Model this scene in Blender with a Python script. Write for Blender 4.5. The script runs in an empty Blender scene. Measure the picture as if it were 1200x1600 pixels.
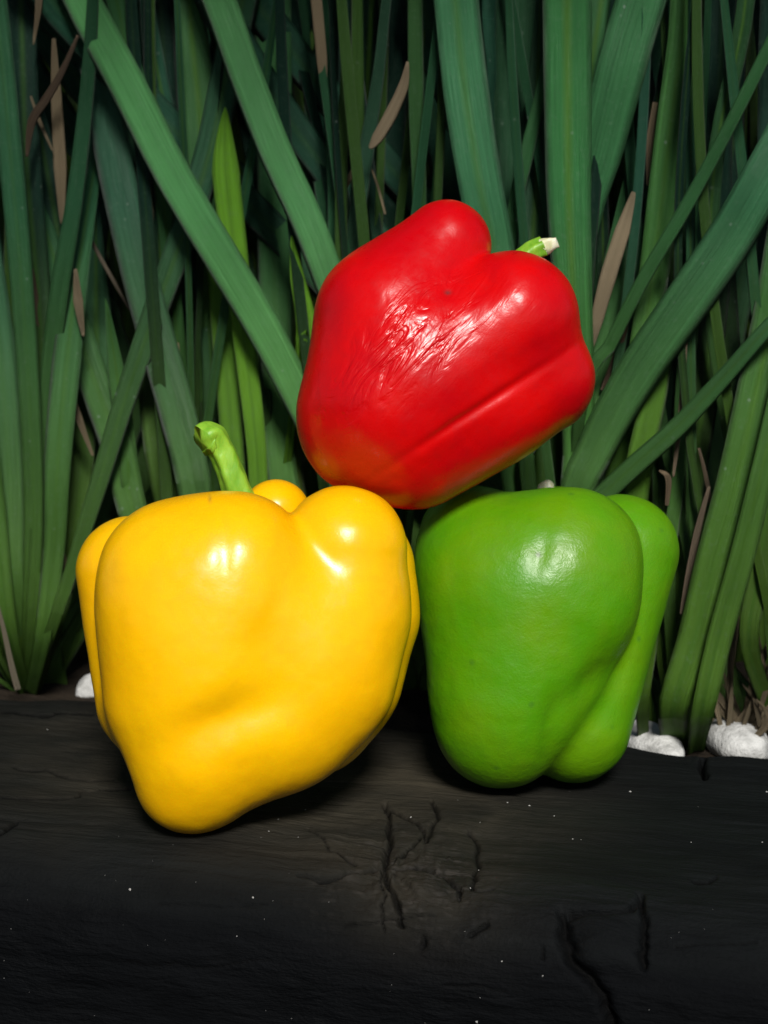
import bpy, math, random
import numpy as np
from mathutils import Vector
R = math.radians
random.seed(7); rng = np.random.default_rng(7)
sc = bpy.context.scene
col = sc.collection

# ------------------------------------------------------------------ camera
PITCH = R(9.0); D = 0.6; S = 0.0002            # S: metres per photo pixel at distance D
cP, sP = math.cos(PITCH), math.sin(PITCH)
FWD = np.array([0, cP, -sP]); UP = np.array([0, sP, cP]); RT = np.array([1.0, 0, 0])
CAM = -FWD * D
cam = bpy.data.objects.new('camera', bpy.data.cameras.new('camera')); col.objects.link(cam)
cam.location = CAM; cam.rotation_euler = (R(90) - PITCH, 0, 0)
cam.data.sensor_fit = 'VERTICAL'; cam.data.sensor_height = 24
cam.data.lens = 12 / (800 * S / D)
cam.data.clip_start = 0.01; cam.data.clip_end = 200
cam.data.dof.use_dof = True; cam.data.dof.focus_distance = 0.545; cam.data.dof.aperture_fstop = 16
sc.camera = cam

# ------------------------------------------------------------------ sky, sun, exposure
SUN_EL, SUN_AZ = 38, 6          # azimuth in degrees, from behind the camera towards the right
w = bpy.data.worlds.new("World"); sc.world = w; w.use_nodes = True
nt = w.node_tree
sky = nt.nodes.new('ShaderNodeTexSky'); sky.sky_type = 'NISHITA'; sky.sun_disc = False
sky.sun_elevation = R(SUN_EL); sky.sun_rotation = R(180 - SUN_AZ)
nt.nodes['Background'].inputs[1].default_value = 0.05
nt.links.new(sky.outputs[0], nt.nodes['Background'].inputs[0])
sun = bpy.data.objects.new('sun', bpy.data.lights.new('sun', 'SUN')); col.objects.link(sun)
sun.data.energy = 5.0; sun.data.angle = R(13); sun.data.color = (1, 0.97, 0.92)
sdir = Vector((math.sin(R(SUN_AZ)) * math.cos(R(SUN_EL)), -math.cos(R(SUN_AZ)) * math.cos(R(SUN_EL)), math.sin(R(SUN_EL))))
sun.rotation_euler = sdir.to_track_quat('Z', 'Y').to_euler()
sc.view_settings.view_transform = 'Standard'; sc.view_settings.look = 'None'
sc.view_settings.exposure = -0.2; sc.view_settings.gamma = 1

# ------------------------------------------------------------------ helpers
def ray(px, py):
    return FWD + (px - 600) * S / D * RT + (800 - py) * S / D * UP
def at_y(px, py, Y):
    d = ray(px, py); return CAM + d * ((Y - CAM[1]) / d[1])
def at_z(px, py, Z):
    d = ray(px, py); return CAM + d * ((Z - CAM[2]) / d[2])
def to_px(P):                                   # world points (n,3) -> photo pixels
    q = P - CAM; z = q @ FWD
    return 600 + (q @ RT) / z * D / S, 800 - (q @ UP) / z * D / S
def c2w(X, U, d):                               # camera-frame metres -> world
    X, U, d = map(np.asarray, (X, U, d))
    return CAM + X[..., None] * RT + U[..., None] * UP + (D - d)[..., None] * FWD

def mesh(name, V, F, mat=None, smooth=True, attrs=None):
    me = bpy.data.meshes.new(name)
    me.from_pydata(np.asarray(V).tolist() if not isinstance(V, list) else V, [], F if isinstance(F, list) else np.asarray(F).tolist())
    if smooth: me.polygons.foreach_set('use_smooth', [True] * len(me.polygons))
    for k, a in (attrs or {}).items():
        at = me.attributes.new(k, 'FLOAT', 'POINT'); at.data.foreach_set('value', np.asarray(a, dtype=np.float32))
    if mat: me.materials.append(mat)
    me.update(); return me
def link(name, me, parent=None, loc=(0, 0, 0)):
    o = bpy.data.objects.new(name, me); col.objects.link(o); o.location = loc
    if parent: o.parent = parent
    return o
def tag(o, label=None, cat=None, group=None, kind=None):
    for k, v in (('label', label), ('category', cat), ('group', group), ('kind', kind)):
        if v: o[k] = v
    return o
def thing(name, loc, label, cat, group=None):
    return tag(link(name, None, None, loc), label, cat, group)

def _h(i, j, k, seed):
    n = (i * 374761393 + j * 668265263 + k * 2147483647 + seed * 1274126177) & 0xffffffff
    n = ((n ^ (n >> 13)) * 1274126177) & 0xffffffff
    return ((n ^ (n >> 16)) & 0xffff) / 65535.0
def vnoise(P, seed=0):                          # value noise, P (n,3), about -1..1
    P = np.asarray(P, float); I = np.floor(P).astype(np.int64); f = P - I; f = f * f * (3 - 2 * f)
    r = 0
    for a in (0, 1):
        for b in (0, 1):
            for c in (0, 1):
                wt = (f[:, 0] if a else 1 - f[:, 0]) * (f[:, 1] if b else 1 - f[:, 1]) * (f[:, 2] if c else 1 - f[:, 2])
                r = r + wt * _h(I[:, 0] + a, I[:, 1] + b, I[:, 2] + c, seed)
    return r * 2 - 1
def fbm(P, octs=4, seed=0, gain=.5):
    r = 0; a = 1; P = np.asarray(P, float)
    for o in range(octs):
        r = r + a * vnoise(P * 2 ** o + 13.7 * o, seed + o); a *= gain
    return r

def tube(pts, radii, n=20, ridges=0, ramp=.1, seg=8, cap=True, flat=1.0):
    """smooth tube through pts; returns V, F, t"""
    pts = np.array(pts, float); radii = np.array(radii, float); m = len(pts)
    tt = np.linspace(0, m - 1, (m - 1) * seg + 1); C = []; Rr = []
    for t in tt:
        i = min(int(t), m - 2); f = t - i
        p0, p1, p2, p3 = pts[max(i - 1, 0)], pts[i], pts[i + 1], pts[min(i + 2, m - 1)]
        C.append(.5 * ((2 * p1) + (-p0 + p2) * f + (2 * p0 - 5 * p1 + 4 * p2 - p3) * f ** 2 + (-p0 + 3 * p1 - 3 * p2 + p3) * f ** 3))
        g = f * f * (3 - 2 * f); Rr.append(radii[i] * (1 - g) + radii[i + 1] * g)
    C = np.array(C); T = np.gradient(C, axis=0); T /= np.linalg.norm(T, axis=1)[:, None]
    a = np.cross(T[0], [0, 1, 0.01]); a /= np.linalg.norm(a); V = []
    for i in range(len(C)):
        a = a - T[i] * (a @ T[i]); a /= np.linalg.norm(a); b = np.cross(T[i], a)
        for k in range(n):
            th = 2 * math.pi * k / n; r = Rr[i] * (1 + ramp * math.cos(ridges * th)) if ridges else Rr[i]
            V.append(C[i] + r * (a * math.cos(th) + b * math.sin(th) * flat))
    F = [(i * n + k, i * n + (k + 1) % n, (i + 1) * n + (k + 1) % n, (i + 1) * n + k) for i in range(len(C) - 1) for k in range(n)]
    if cap:
        for e, i0 in ((0, 0), (1, (len(C) - 1) * n)):
            c = len(V); V.append(C[-1] + T[-1] * Rr[-1] * .12 if e else C[0])
            F += [((i0 + k), (i0 + (k + 1) % n), c) if e else (i0 + (k + 1) % n, i0 + k, c) for k in range(n)]
    return V, F, np.repeat(np.linspace(0, 1, len(C)), n).tolist() + ([0, 1] if cap else [])

# ------------------------------------------------------------------ materials
class M:
    def __init__(s, name):
        s.m = bpy.data.materials.new(name); s.m.use_nodes = True; s.t = s.m.node_tree
        s.b = s.t.nodes['Principled BSDF']; s.out = s.t.nodes['Material Output']
    def n(s, typ, **kw):
        x = s.t.nodes.new('ShaderNode' + typ)
        for k, v in kw.items():
            if k.startswith('i_'):
                k = k[2:].replace('_', ' '); x.inputs[int(k) if k.isdigit() else k].default_value = v
            else: setattr(x, k, v)
        return x
    def l(s, a, b): s.t.links.new(a, b)
    def set(s, **kw):
        for k, v in kw.items(): s.b.inputs[k.replace('_', ' ')].default_value = v
    def coord(s, scale=(1, 1, 1), rot=(0, 0, 0), kind='Object'):
        c = s.n('TexCoord'); mp = s.n('Mapping'); mp.inputs['Scale'].default_value = scale; mp.inputs['Rotation'].default_value = rot
        s.l(c.outputs[kind], mp.inputs[0]); return mp.outputs[0]
    def noise(s, vec, scale=1, detail=3, rough=.5, dist=0):
        x = s.n('TexNoise'); x.inputs['Scale'].default_value = scale; x.inputs['Detail'].default_value = detail
        x.inputs['Roughness'].default_value = rough; x.inputs['Distortion'].default_value = dist
        s.l(vec, x.inputs['Vector']); return x.outputs['Fac']
    def ramp(s, fac, stops):
        x = s.n('ValToRGB'); cr = x.color_ramp
        while len(cr.elements) < len(stops): cr.elements.new(.5)
        for e, (p, c) in zip(cr.elements, stops):
            e.position = p; e.color = (c, c, c, 1) if not isinstance(c, tuple) else (*c, 1)
        s.l(fac, x.inputs[0]); return x.outputs[0]
    def mix(s, fac, a, b, mode='MIX'):
        x = s.n('Mix', data_type='RGBA', blend_type=mode)
        for v, i in ((fac, 0), (a, 6), (b, 7)):
            if isinstance(v, (int, float)): x.inputs[i].default_value = v if i == 0 else (v, v, v, 1)
            elif isinstance(v, tuple): x.inputs[i].default_value = (*v, 1)
            else: s.l(v, x.inputs[i])
        return x.outputs[2]
    def math(s, op, a, b=0.0, clamp=False):
        x = s.n('Math', operation=op, use_clamp=clamp)
        for v, i in ((a, 0), (b, 1)):
            if isinstance(v, (int, float)): x.inputs[i].default_value = v
            else: s.l(v, x.inputs[i])
        return x.outputs[0]
    def attr(s, name):
        return s.n('Attribute', attribute_name=name).outputs['Fac']
    def bump(s, h, dist, strength=1, prev=None):
        x = s.n('Bump'); x.inputs['Strength'].default_value = strength; x.inputs['Distance'].default_value = dist
        if isinstance(h, (int, float)): pass
        s.l(h, x.inputs['Height'])
        if prev is not None: s.l(prev, x.inputs['Normal'])
        return x.outputs['Normal']

def pepper_mat(name, c0, c1, rough, sss, bumpd, spots=None, wrinkle=False, bouncecol=None, peel=0.00002):
    m = M(name); co = m.coord()
    big = m.noise(co, 45, 3); mid = m.noise(co, 260, 4, .6); fine = m.noise(co, 1500, 2)
    c = m.mix(m.ramp(big, [(.35, 0.0), (.65, 1.0)]), c0, c1)
    if bouncecol: c = m.mix(m.math('MULTIPLY', m.attr('tip'), m.ramp(mid, [(.2, .6), (.7, 1.0)])), c, bouncecol)  # orange reflection of the yellow pepper, painted into the skin colour
    c = m.mix(m.math('MULTIPLY', m.ramp(mid, [(.5, 0.0), (.8, 1.0)]), .25), c, tuple(x * .72 for x in c1))
    if spots:
        v = m.n('TexVoronoi'); m.l(co, v.inputs['Vector']); v.inputs['Scale'].default_value = 75
        sp = m.ramp(v.outputs['Distance'], [(.03, 1.0), (.10, 0.0)])
        c = m.mix(m.math('MULTIPLY', sp, .6), c, spots)
    scar = m.attr('scar')
    c = m.mix(scar, c, tuple(x * .35 + .02 for x in c1))
    m.l(c, m.b.inputs['Base Color'])
    rr = m.ramp(mid, [(.3, rough * .8), (.75, rough * 1.35)]); m.l(rr, m.b.inputs['Roughness'])
    m.set(Subsurface_Weight=sss, Subsurface_Scale=.004, Coat_Weight=.10, Coat_Roughness=rough * .8, IOR=1.38)
    m.b.inputs['Subsurface Radius'].default_value = (1, .45, .12)
    n1 = m.bump(mid, bumpd, 1)
    n1 = m.bump(fine, peel, 1, n1)
    if wrinkle:
        wc = m.coord(scale=(1, 1, .27)); w1 = m.noise(wc, 185, 3, .5, 1.1); w2 = m.noise(wc, 75, 3, .55, 1.2)
        h = m.math('ADD', m.ramp(w1, [(.35, 0.0), (.5, .75), (.65, 1.0)]), w2)
        h = m.math('MULTIPLY', h, m.attr('wrinkle'))
        n1 = m.bump(h, .00060, 1, n1)
    m.l(n1, m.b.inputs['Normal']); m.l(n1, m.b.inputs['Coat Normal'])
    return m.m

MY = pepper_mat('yellow_skin', (.92, .50, .001), (.90, .46, .001), .27, .12, .00006)
MR = pepper_mat('red_skin', (.62, .0015, .002), (.50, .0008, .004), .29, .10, .00010, wrinkle=True, bouncecol=(.70, .10, .004))
MG = pepper_mat('green_skin', (.072, .26, .002), (.11, .27, .002), .36, .10, .00022, spots=(.05, .16, .01), peel=.00006)

def stem_mat(name, c0, c1):
    m = M(name); co = m.coord(scale=(1, 1, .35))
    f = m.noise(co, 350, 4, .6)
    c = m.mix(m.ramp(f, [(.35, 0.0), (.65, 1.0)]), c0, c1)
    m.l(c, m.b.inputs['Base Color']); m.set(Roughness=.45, Subsurface_Weight=.1, Subsurface_Scale=.003)
    m.l(m.bump(f, .0004), m.b.inputs['Normal']); return m.m
MSTEM = stem_mat('stem_green', (.16, .38, .02), (.28, .52, .04))
MCUT = stem_mat('stem_cut', (.55, .55, .30), (.8, .78, .6))

def leaf_mat(name, dry=False):
    m = M(name); oi = m.n('ObjectInfo'); t = m.attr('t'); u = m.attr('u')
    co = m.coord()
    vein = m.n('TexWave', wave_type='BANDS', bands_direction='X'); cmb = m.n('CombineXYZ')
    m.l(u, cmb.inputs[0]); m.l(m.math('MULTIPLY', t, 2.0), cmb.inputs[1]); m.l(cmb.outputs[0], vein.inputs['Vector'])
    vein.inputs['Scale'].default_value = 6; vein.inputs['Distortion'].default_value = .6
    patch = m.noise(co, 28, 4, .6); fine = m.noise(co, 600, 3, .6)
    c2 = m.n('CombineXYZ'); m.l(m.math('MULTIPLY', u, 13.0), c2.inputs[0]); m.l(m.math('MULTIPLY', t, 5.0), c2.inputs[1]); m.l(m.math('MULTIPLY', oi.outputs['Random'], 50.0), c2.inputs[2])
    streak = m.noise(c2.outputs[0], 1.0, 4, .6)
    base = m.mix(1.0, oi.outputs['Color'], m.ramp(streak, [(.25, .80), (.75, 1.14)]), 'MULTIPLY')
    if dry:
        c = m.mix(m.ramp(streak, [(.45, 0.0), (.7, .8)]), base, (.24, .18, .10))
        c = m.mix(m.math('MULTIPLY', vein.outputs['Fac'], .35), c, (.35, .25, .16))
    else:
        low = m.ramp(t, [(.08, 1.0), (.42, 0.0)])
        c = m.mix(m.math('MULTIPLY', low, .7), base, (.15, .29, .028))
        rib = m.ramp(m.math('ABSOLUTE', u), [(0, 1.0), (.28, 0.0)])
        c = m.mix(m.math('MULTIPLY', rib, m.math('MULTIPLY', oi.outputs['Alpha'], .9)), c, (.09, .22, .03))
        c = m.mix(m.math('MULTIPLY', vein.outputs['Fac'], .28), c, m.mix(1.0, c, (.55, .6, .5), 'MULTIPLY'))
        c = m.mix(m.ramp(patch, [(.3, .35), (.6, 0.0)]), c, m.mix(1.0, c, (.5, .55, .5), 'MULTIPLY'))
        vo = m.n('TexVoronoi'); m.l(co, vo.inputs['Vector']); vo.inputs['Scale'].default_value = 170
        n2 = m.noise(co, 90, 2)
        sp = m.math('MULTIPLY', m.ramp(vo.outputs['Distance'], [(.05, 1.0), (.14, 0.0)]), m.ramp(n2, [(.52, 0.0), (.66, .5)]))
        c = m.mix(sp, c, (.35, .45, .38))
        c = m.mix(m.math('MULTIPLY', m.ramp(fine, [(.55, 0.0), (.8, 1.0)]), .18), c, (.2, .3, .22))
    m.l(c, m.b.inputs['Base Color'])
    m.set(Roughness=.62 if dry else .45, IOR=1.35)
    m.l(m.bump(m.math('ADD', m.math('ADD', vein.outputs['Fac'], m.math('MULTIPLY', streak, 2.2)), m.math('MULTIPLY', fine, .6)), .00022), m.b.inputs['Normal'])
    tr = m.n('BsdfTranslucent'); m.l(m.mix(1.0, c, (1.3, 1.5, .5), 'MULTIPLY'), tr.inputs[0])
    mx = m.n('MixShader'); mx.inputs[0].default_value = .18
    m.l(m.b.outputs[0], mx.inputs[1]); m.l(tr.outputs[0], mx.inputs[2]); m.l(mx.outputs[0], m.out.inputs[0])
    return m.m
MLEAF = leaf_mat('leaf_green'); MDRY = leaf_mat('leaf_dry', True)

def beam_mat():
    m = M('charred_wood'); co = m.coord(scale=(.22, 1, 1)); cu = m.coord()
    g = m.noise(co, 220, 6, .65, .4); g2 = m.noise(co, 700, 4, .6); p = m.noise(cu, 22, 4, .6, .5); f = m.noise(cu, 900, 3)
    c = m.mix(m.ramp(g, [(.3, 0.0), (.75, 1.0)]), (.0007, .0010, .0014), (.0022, .0027, .0034))
    c = m.mix(m.math('MULTIPLY', m.attr('top_light'), m.ramp(m.noise(co, 90, 5, .6), [(.25, .35), (.7, 1.0)])), c, (.0070, .0085, .0086))  # top painted paler than the front face, imitating light from above
    c = m.mix(m.math('MULTIPLY', m.attr('brown'), m.ramp(p, [(.3, .2), (.7, 1.0)])), c, (.066, .056, .038))
    c = m.mix(m.math('MULTIPLY', m.attr('pale'), m.ramp(g2, [(.45, 0.0), (.6, 1.0)])), c, (.055, .05, .045))
    c = m.mix(m.math('MULTIPLY', m.attr('crack'), .95), c, (.0008, .0008, .0008))
    m.l(c, m.b.inputs['Base Color'])
    m.l(m.ramp(p, [(.3, .65), (.7, .9)]), m.b.inputs['Roughness']); m.set(Specular_IOR_Level=.08)
    h = m.math('ADD', m.math('MULTIPLY', g, 1.0), m.math('MULTIPLY', g2, .4)); h = m.math('ADD', h, m.math('MULTIPLY', f, .2))
    m.l(m.bump(h, .0012), m.b.inputs['Normal']); return m.m
MBEAM = beam_mat()

def soil_mat(name, a, b, bd=.004):
    m = M(name); co = m.coord(); g = m.noise(co, 60, 6, .65); f = m.noise(co, 500, 4)
    m.l(m.mix(m.ramp(g, [(.35, 0.0), (.7, 1.0)]), a, b), m.b.inputs['Base Color']); m.set(Roughness=.95, Specular_IOR_Level=.1)
    m.l(m.bump(m.math('ADD', g, m.math('MULTIPLY', f, .3)), bd), m.b.inputs['Normal']); return m.m
MSOIL = soil_mat('soil', (.010, .008, .006), (.035, .026, .018)); MBACKDROP = soil_mat('backdrop_black', (.002, .002, .002), (.006, .005, .004))  # backdrop black stands in for deep shade between the leaves
def stone_mat():
    m = M('white_stone'); co = m.coord(); g = m.noise(co, 140, 5, .6); f = m.noise(co, 900, 3)
    m.l(m.mix(m.ramp(g, [(.3, 0.0), (.6, 1.0)]), (.26, .26, .245), (.60, .60, .58)), m.b.inputs['Base Color']); m.set(Roughness=.7)
    m.l(m.bump(m.math('ADD', g, m.math('MULTIPLY', f, .4)), .0012), m.b.inputs['Normal']); return m.m
MSTONE = stone_mat()

# ------------------------------------------------------------------ beam and ground
ZT = -0.0838         # top of the beam (peppers stand on it)
BL = at_z(0, 1086, ZT); BR = at_z(1200, 1184, ZT)             # back edge of the top
e1 = BR - BL; e1[2] = 0; e1 /= np.linalg.norm(e1); e2 = np.array([e1[1], -e1[0], 0])   # along, and towards the camera
def yb(px):                                                     # y of the back edge seen in this column
    return BL[1] + (BR[1] - BL[1]) * px / 1200.0
print('beam edge', BL, BR)
ZG = ZT - 0.010
CRACKS = [  # pixel polylines, width px, depth px
    ([(604, 1255), (608, 1300), (604, 1345), (612, 1400), (630, 1445)], 6, 16),
    ([(470, 1366), (500, 1375), (550, 1362), (604, 1350), (650, 1352), (690, 1362), (715, 1385), (722, 1402)], 5, 14),
    ([(606, 1262), (640, 1276), (662, 1296), (664, 1312)], 4, 9),
    ([(664, 1312), (682, 1282), (674, 1255)], 5, 9), ([(604, 1350), (630, 1330), (660, 1305)], 3, 6),
    ([(600, 1350), (598, 1420), (600, 1455)], 3, 8),
    ([(735, 1300), (750, 1325), (745, 1345), (735, 1385)], 5, 7),
    ([(770, 1390), (742, 1390), (738, 1372)], 3, 6),
    ([(660, 1465), (655, 1480)], 8, 9), ([(735, 1460), (760, 1445)], 7, 9),
    ([(880, 1435), (882, 1470), (895, 1505), (925, 1530), (945, 1560), (965, 1640)], 15, 22),
    ([(895, 1432), (945, 1430), (985, 1420), (1000, 1400), (1010, 1440), (1005, 1510)], 9, 18),
    ([(1080, 1376), (1105, 1378), (1120, 1374)], 4, 6),
    ([(0, 1245), (60, 1245), (122, 1243), (126, 1232), (200, 1230)], 3, 6), ([(20, 1195), (110, 1212), (180, 1218)], 3, 4),
    ([(0, 1115), (70, 1117), (150, 1122)], 3, 5),
    ([(540, 1450), (600, 1438), (680, 1432)], 3, 4), ([(250, 1410), (350, 1420), (440, 1415)], 3, 3),
    ([(1097, 1176), (1094, 1192), (1100, 1212)], 7, 30), ([(850, 1480), (845, 1500)], 4, 6),
    ([(480, 1290), (520, 1330), (560, 1345)], 3, 5), ([(30, 1280), (0, 1300)], 6, 8),
    ([(200, 1500), (330, 1510), (420, 1503)], 3, 3), ([(700, 1540), (790, 1548)], 3, 4), ([(1060, 1480), (1180, 1470)], 3, 4)]
RAISED = [((950, 1475), (42, 42), 9), ((700, 1320), (40, 30), 5), ((505, 1325), (38, 28), 5), ((640, 1400), (60, 34), 4)]
def seg_dist(x, y, pl):
    d = np.full(x.shape, 1e9)
    for (ax, ay), (bx, by) in zip(pl[:-1], pl[1:]):
        vx, vy = bx - ax, by - ay; t = np.clip(((x - ax) * vx + (y - ay) * vy) / (vx * vx + vy * vy), 0, 1)
        d = np.minimum(d, np.hypot(x - ax - t * vx, y - ay - t * vy))
    return d
def build_beam():
    L0 = np.concatenate([np.linspace(-.5, -.16, 40, endpoint=False), np.linspace(-.16, .19, 740), np.linspace(.19, .5, 40)[1:]])
    W, H, r = .160, .14, .026
    prof = []                                    # (w across from back edge, z, nw, nz)
    def arc(cx, cz, a0, a1, n): return [(cx + r * math.cos(a), cz + r * math.sin(a), math.cos(a), math.sin(a)) for a in np.linspace(a0, a1, n, endpoint=False)]
    rb = .004
    prof += [(0, -H * (1 - k / 12), -1, 0) for k in range(12)]
    prof += [(rb - rb * math.cos(a), -rb + rb * math.sin(a), -math.cos(a), math.sin(a)) for a in np.linspace(0, math.pi / 2, 8, endpoint=False)]
    prof += [(x, 0, 0, 1) for x in np.linspace(rb, W - r, 200, endpoint=False)]
    prof += arc(W - r, -r, math.pi / 2, 0, 80)
    prof += [(W, z, 1, 0) for z in np.linspace(-r, -H, 110)]
    prof = np.array(prof); n = len(prof); m = len(L0)
    s = np.repeat(L0, n); pw = np.tile(prof[:, 0], m); pz = np.tile(prof[:, 1], m); nw = np.tile(prof[:, 2], m); nz = np.tile(prof[:, 3], m)
    mid = (BL + BR) / 2
    base = mid + s[:, None] * e1 + pw[:, None] * e2 + np.array([0, 0, 1]) * pz[:, None]
    N = nw[:, None] * e2 + nz[:, None] * np.array([0, 0, 1.0])
    q = np.stack([s * 9, pw * 60, pz * 60], 1)
    disp = .0007 * fbm(q, 5, 3) + .0010 * fbm(np.stack([s * 30, pw * 35, pz * 35], 1), 4, 11)
    g = vnoise(np.stack([s * 14, pw * 260, pz * 260], 1), 21); disp -= .0009 * np.clip(g - .35, 0, 1)
    px, py = to_px(base); vis = (nz > -.1) & (nw > -.5)
    crack = np.zeros(len(s)); wob = 5 * fbm(np.stack([px / 30, py / 18, px * 0], 1), 4, 5); wob2 = 3.5 * fbm(np.stack([px / 34, py / 20, px * 0 + 9], 1), 4, 8)
    foc = np.where(nz > .5, 1.0, 1.0)
    for pl, wd, dp in CRACKS:
        d = seg_dist(px + wob, (py + wob2), pl); wd = wd * .62; k = np.exp(-(d / wd) ** 2) * vis
        disp -= k * dp * S * .8; crack = np.maximum(crack, np.exp(-(d / (wd * .8)) ** 2) * vis * min(1, dp / 6))
        
    for (cx, cy), (ax, ay), h in RAISED:
        e = ((px + wob - cx) / ax) ** 4 + ((py + wob2 - cy) / ay) ** 4; disp += np.exp(-e) * h * S * vis
    kn = np.exp(-(((px - 640) / 120) ** 2 + ((py - 1370) / 75) ** 2)) * vis
    ang = np.arctan2(py - 1360, px - 615); rad = np.hypot(px - 615, (py - 1360) * 1.3)
    disp += kn * (.0012 * vnoise(np.stack([ang * 3, rad / 30, px * 0], 1), 31) + .0008 * np.abs(vnoise(np.stack([px / 9, py / 9, px * 0], 1), 33)))
    # chipped strips along the back edge
    edge = np.exp(-(pw / .012) ** 2) * (nz > .3); disp += edge * .0012 * vnoise(np.stack([s * 45, s * 0, s * 0], 1), 77)
    step = 1 / (1 + np.exp(-np.clip(px - 1097, -100, 100) / 3)); disp -= edge * step * .0004
    V = base + N * disp[:, None]
    brown = np.exp(-(((px - 600) / 230) ** 2 + ((py - 1240) / 90) ** 2)) + .5 * np.exp(-(((px - 250) / 300) ** 2 + ((py - 1190) / 110) ** 2)) + .35 * np.exp(-(((px - 680) / 120) ** 2 + ((py - 1400) / 80) ** 2))
    F = []
    idx = np.arange(n - 1)
    for i in range(m - 1):
        a = i * n + idx; F.append(np.stack([a, a + 1, a + n + 1, a + n], 1))
    F = np.concatenate(F).tolist()
    F += [[(m - 1) * n + k for k in range(n)], [k for k in range(n - 1, -1, -1)]]
    cen = mid.copy(); cen[2] = ZT - H
    R3 = np.stack([e1, -e2 * 1.0, [0, 0, 1.0]], 1)      # local frame: x along the grain
    loc = (V - cen) @ R3
    me = mesh('charred_beam', loc, F, MBEAM, attrs={'crack': crack, 'top_light': np.clip(nz * 1.5 - .55 + .25 * fbm(q * 2, 3, 61), 0, 1), 'pale': np.clip(np.abs(vnoise(np.stack([px / 14, py / 14, px * 0], 1), 51)) * kn * .7, 0, 1), 'brown': np.clip(brown, 0, 1)})
    o = link('charred_beam', me, None, cen); o.rotation_euler = (0, 0, math.atan2(e1[1], e1[0]))
    tag(o, 'thick charred black timber beam with cracked knot, carrying the peppers', 'beam')
    return o
beam = build_beam()

# grit and ash specks on the beam
from mathutils.bvhtree import BVHTree
def bvh_of(o):
    dg = bpy.context.evaluated_depsgraph_get(); bpy.context.view_layer.update()
    me = o.data; mw = o.matrix_world
    return BVHTree.FromPolygons([mw @ v.co for v in me.vertices], [tuple(p.vertices) for p in me.polygons if len(p.vertices) < 5])
BV = bvh_of(beam)
def on_beam(px, py):
    h = BV.ray_cast(Vector(CAM), Vector(ray(px, py)).normalized()); return h[0], h[1]
SPK = [(74, 1140, 3), (203, 1390, 5), (395, 1402, 4), (435, 1280, 3), (420, 1299, 3), (477, 1265, 3), (985, 1237, 5), (827, 1259, 4), (793, 1254, 3), (866, 1275, 3), (642, 1277, 4), (895, 1311, 3), (908, 1312, 2), (1191, 1316, 3), (1080, 1316, 2),
       (745, 1597, 4), (784, 1502, 2), (370, 1463, 2), (848, 1525, 2), (1198, 1237, 4), (748, 1360, 3), (735, 1388, 3), (750, 1285, 2), (466, 1308, 2), (715, 1250, 2)]
SV, SF = [], []
for k in range(45):
    SPK.append((rng.uniform(0, 1200), rng.uniform(1200, 1600), rng.uniform(.5, 1.2)))
for px, py, s in SPK:
    p, nrm = on_beam(px, py)
    if p is None: continue
    b = len(SV); r_ = s * S * .45
    for k in range(5):
        a = k * 1.257 + rng.uniform(-.3, .3); u = nrm.orthogonal().normalized(); v = nrm.cross(u)
        SV.append(tuple(p + (u * math.cos(a) + v * math.sin(a)) * r_ * rng.uniform(.6, 1.3)))
    SV.append(tuple(p + nrm * r_ * .7)); SF += [(b + k, b + (k + 1) % 5, b + 5) for k in range(5)]
mm = M('ash'); mm.set(Base_Color=(.38, .37, .35, 1), Roughness=.5)
tag(link('ash_specks', mesh('ash_specks', SV, SF, mm.m, False)), 'pale ash and grit specks scattered on the charred beam', 'grit', kind='stuff')

def ground():
    n = 90; xs = np.linspace(-1, 1, n); X, Y = np.meshgrid(np.sign(xs) * np.abs(xs) ** 2.2 * 12, np.sign(xs) * np.abs(xs) ** 2.2 * 12)
    x, y = X.ravel(), Y.ravel()
    back = ((np.stack([x, y], 1) - BL[:2]) @ e2[:2]) < .08
    z = np.where(back, ZG, ZT - .139) + .002 * vnoise(np.stack([x * 40, y * 40, x * 0], 1), 4) * (np.abs(x) < 1)
    F = [(j * n + i, j * n + i + 1, (j + 1) * n + i + 1, (j + 1) * n + i) for j in range(n - 1) for i in range(n - 1)]
    tag(link('ground', mesh('ground', np.stack([x, y, z], 1), F, MSOIL)), kind='structure')
    n = 40; V = []
    for j in range(14):
        for i in range(n):
            X = -1.6 + 3.2 * i / (n - 1); Z = ZG - .02 + 1.3 * j / 13
            V.append((X, .80 + .12 * (j / 13) + .03 * math.sin(i * 1.7 + j), Z))
    b = len(V); V += [(v[0], v[1] + .4, v[2]) for v in V[:b]]
    F = []
    for j in range(13):
        for i in range(n - 1):
            a = j * n + i; F += [(a, a + 1, a + n + 1, a + n), (b + a, b + a + n, b + a + n + 1, b + a + 1)]
    for i in range(n - 1): F.append((13 * n + i, 13 * n + i + 1, b + 13 * n + i + 1, b + 13 * n + i))
    tag(link('dark_backdrop', mesh('dark_backdrop', V, F, MBACKDROP)), kind='structure')  # added near-black backdrop, hides the sky and blackens the leaf gaps
ground()

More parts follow.
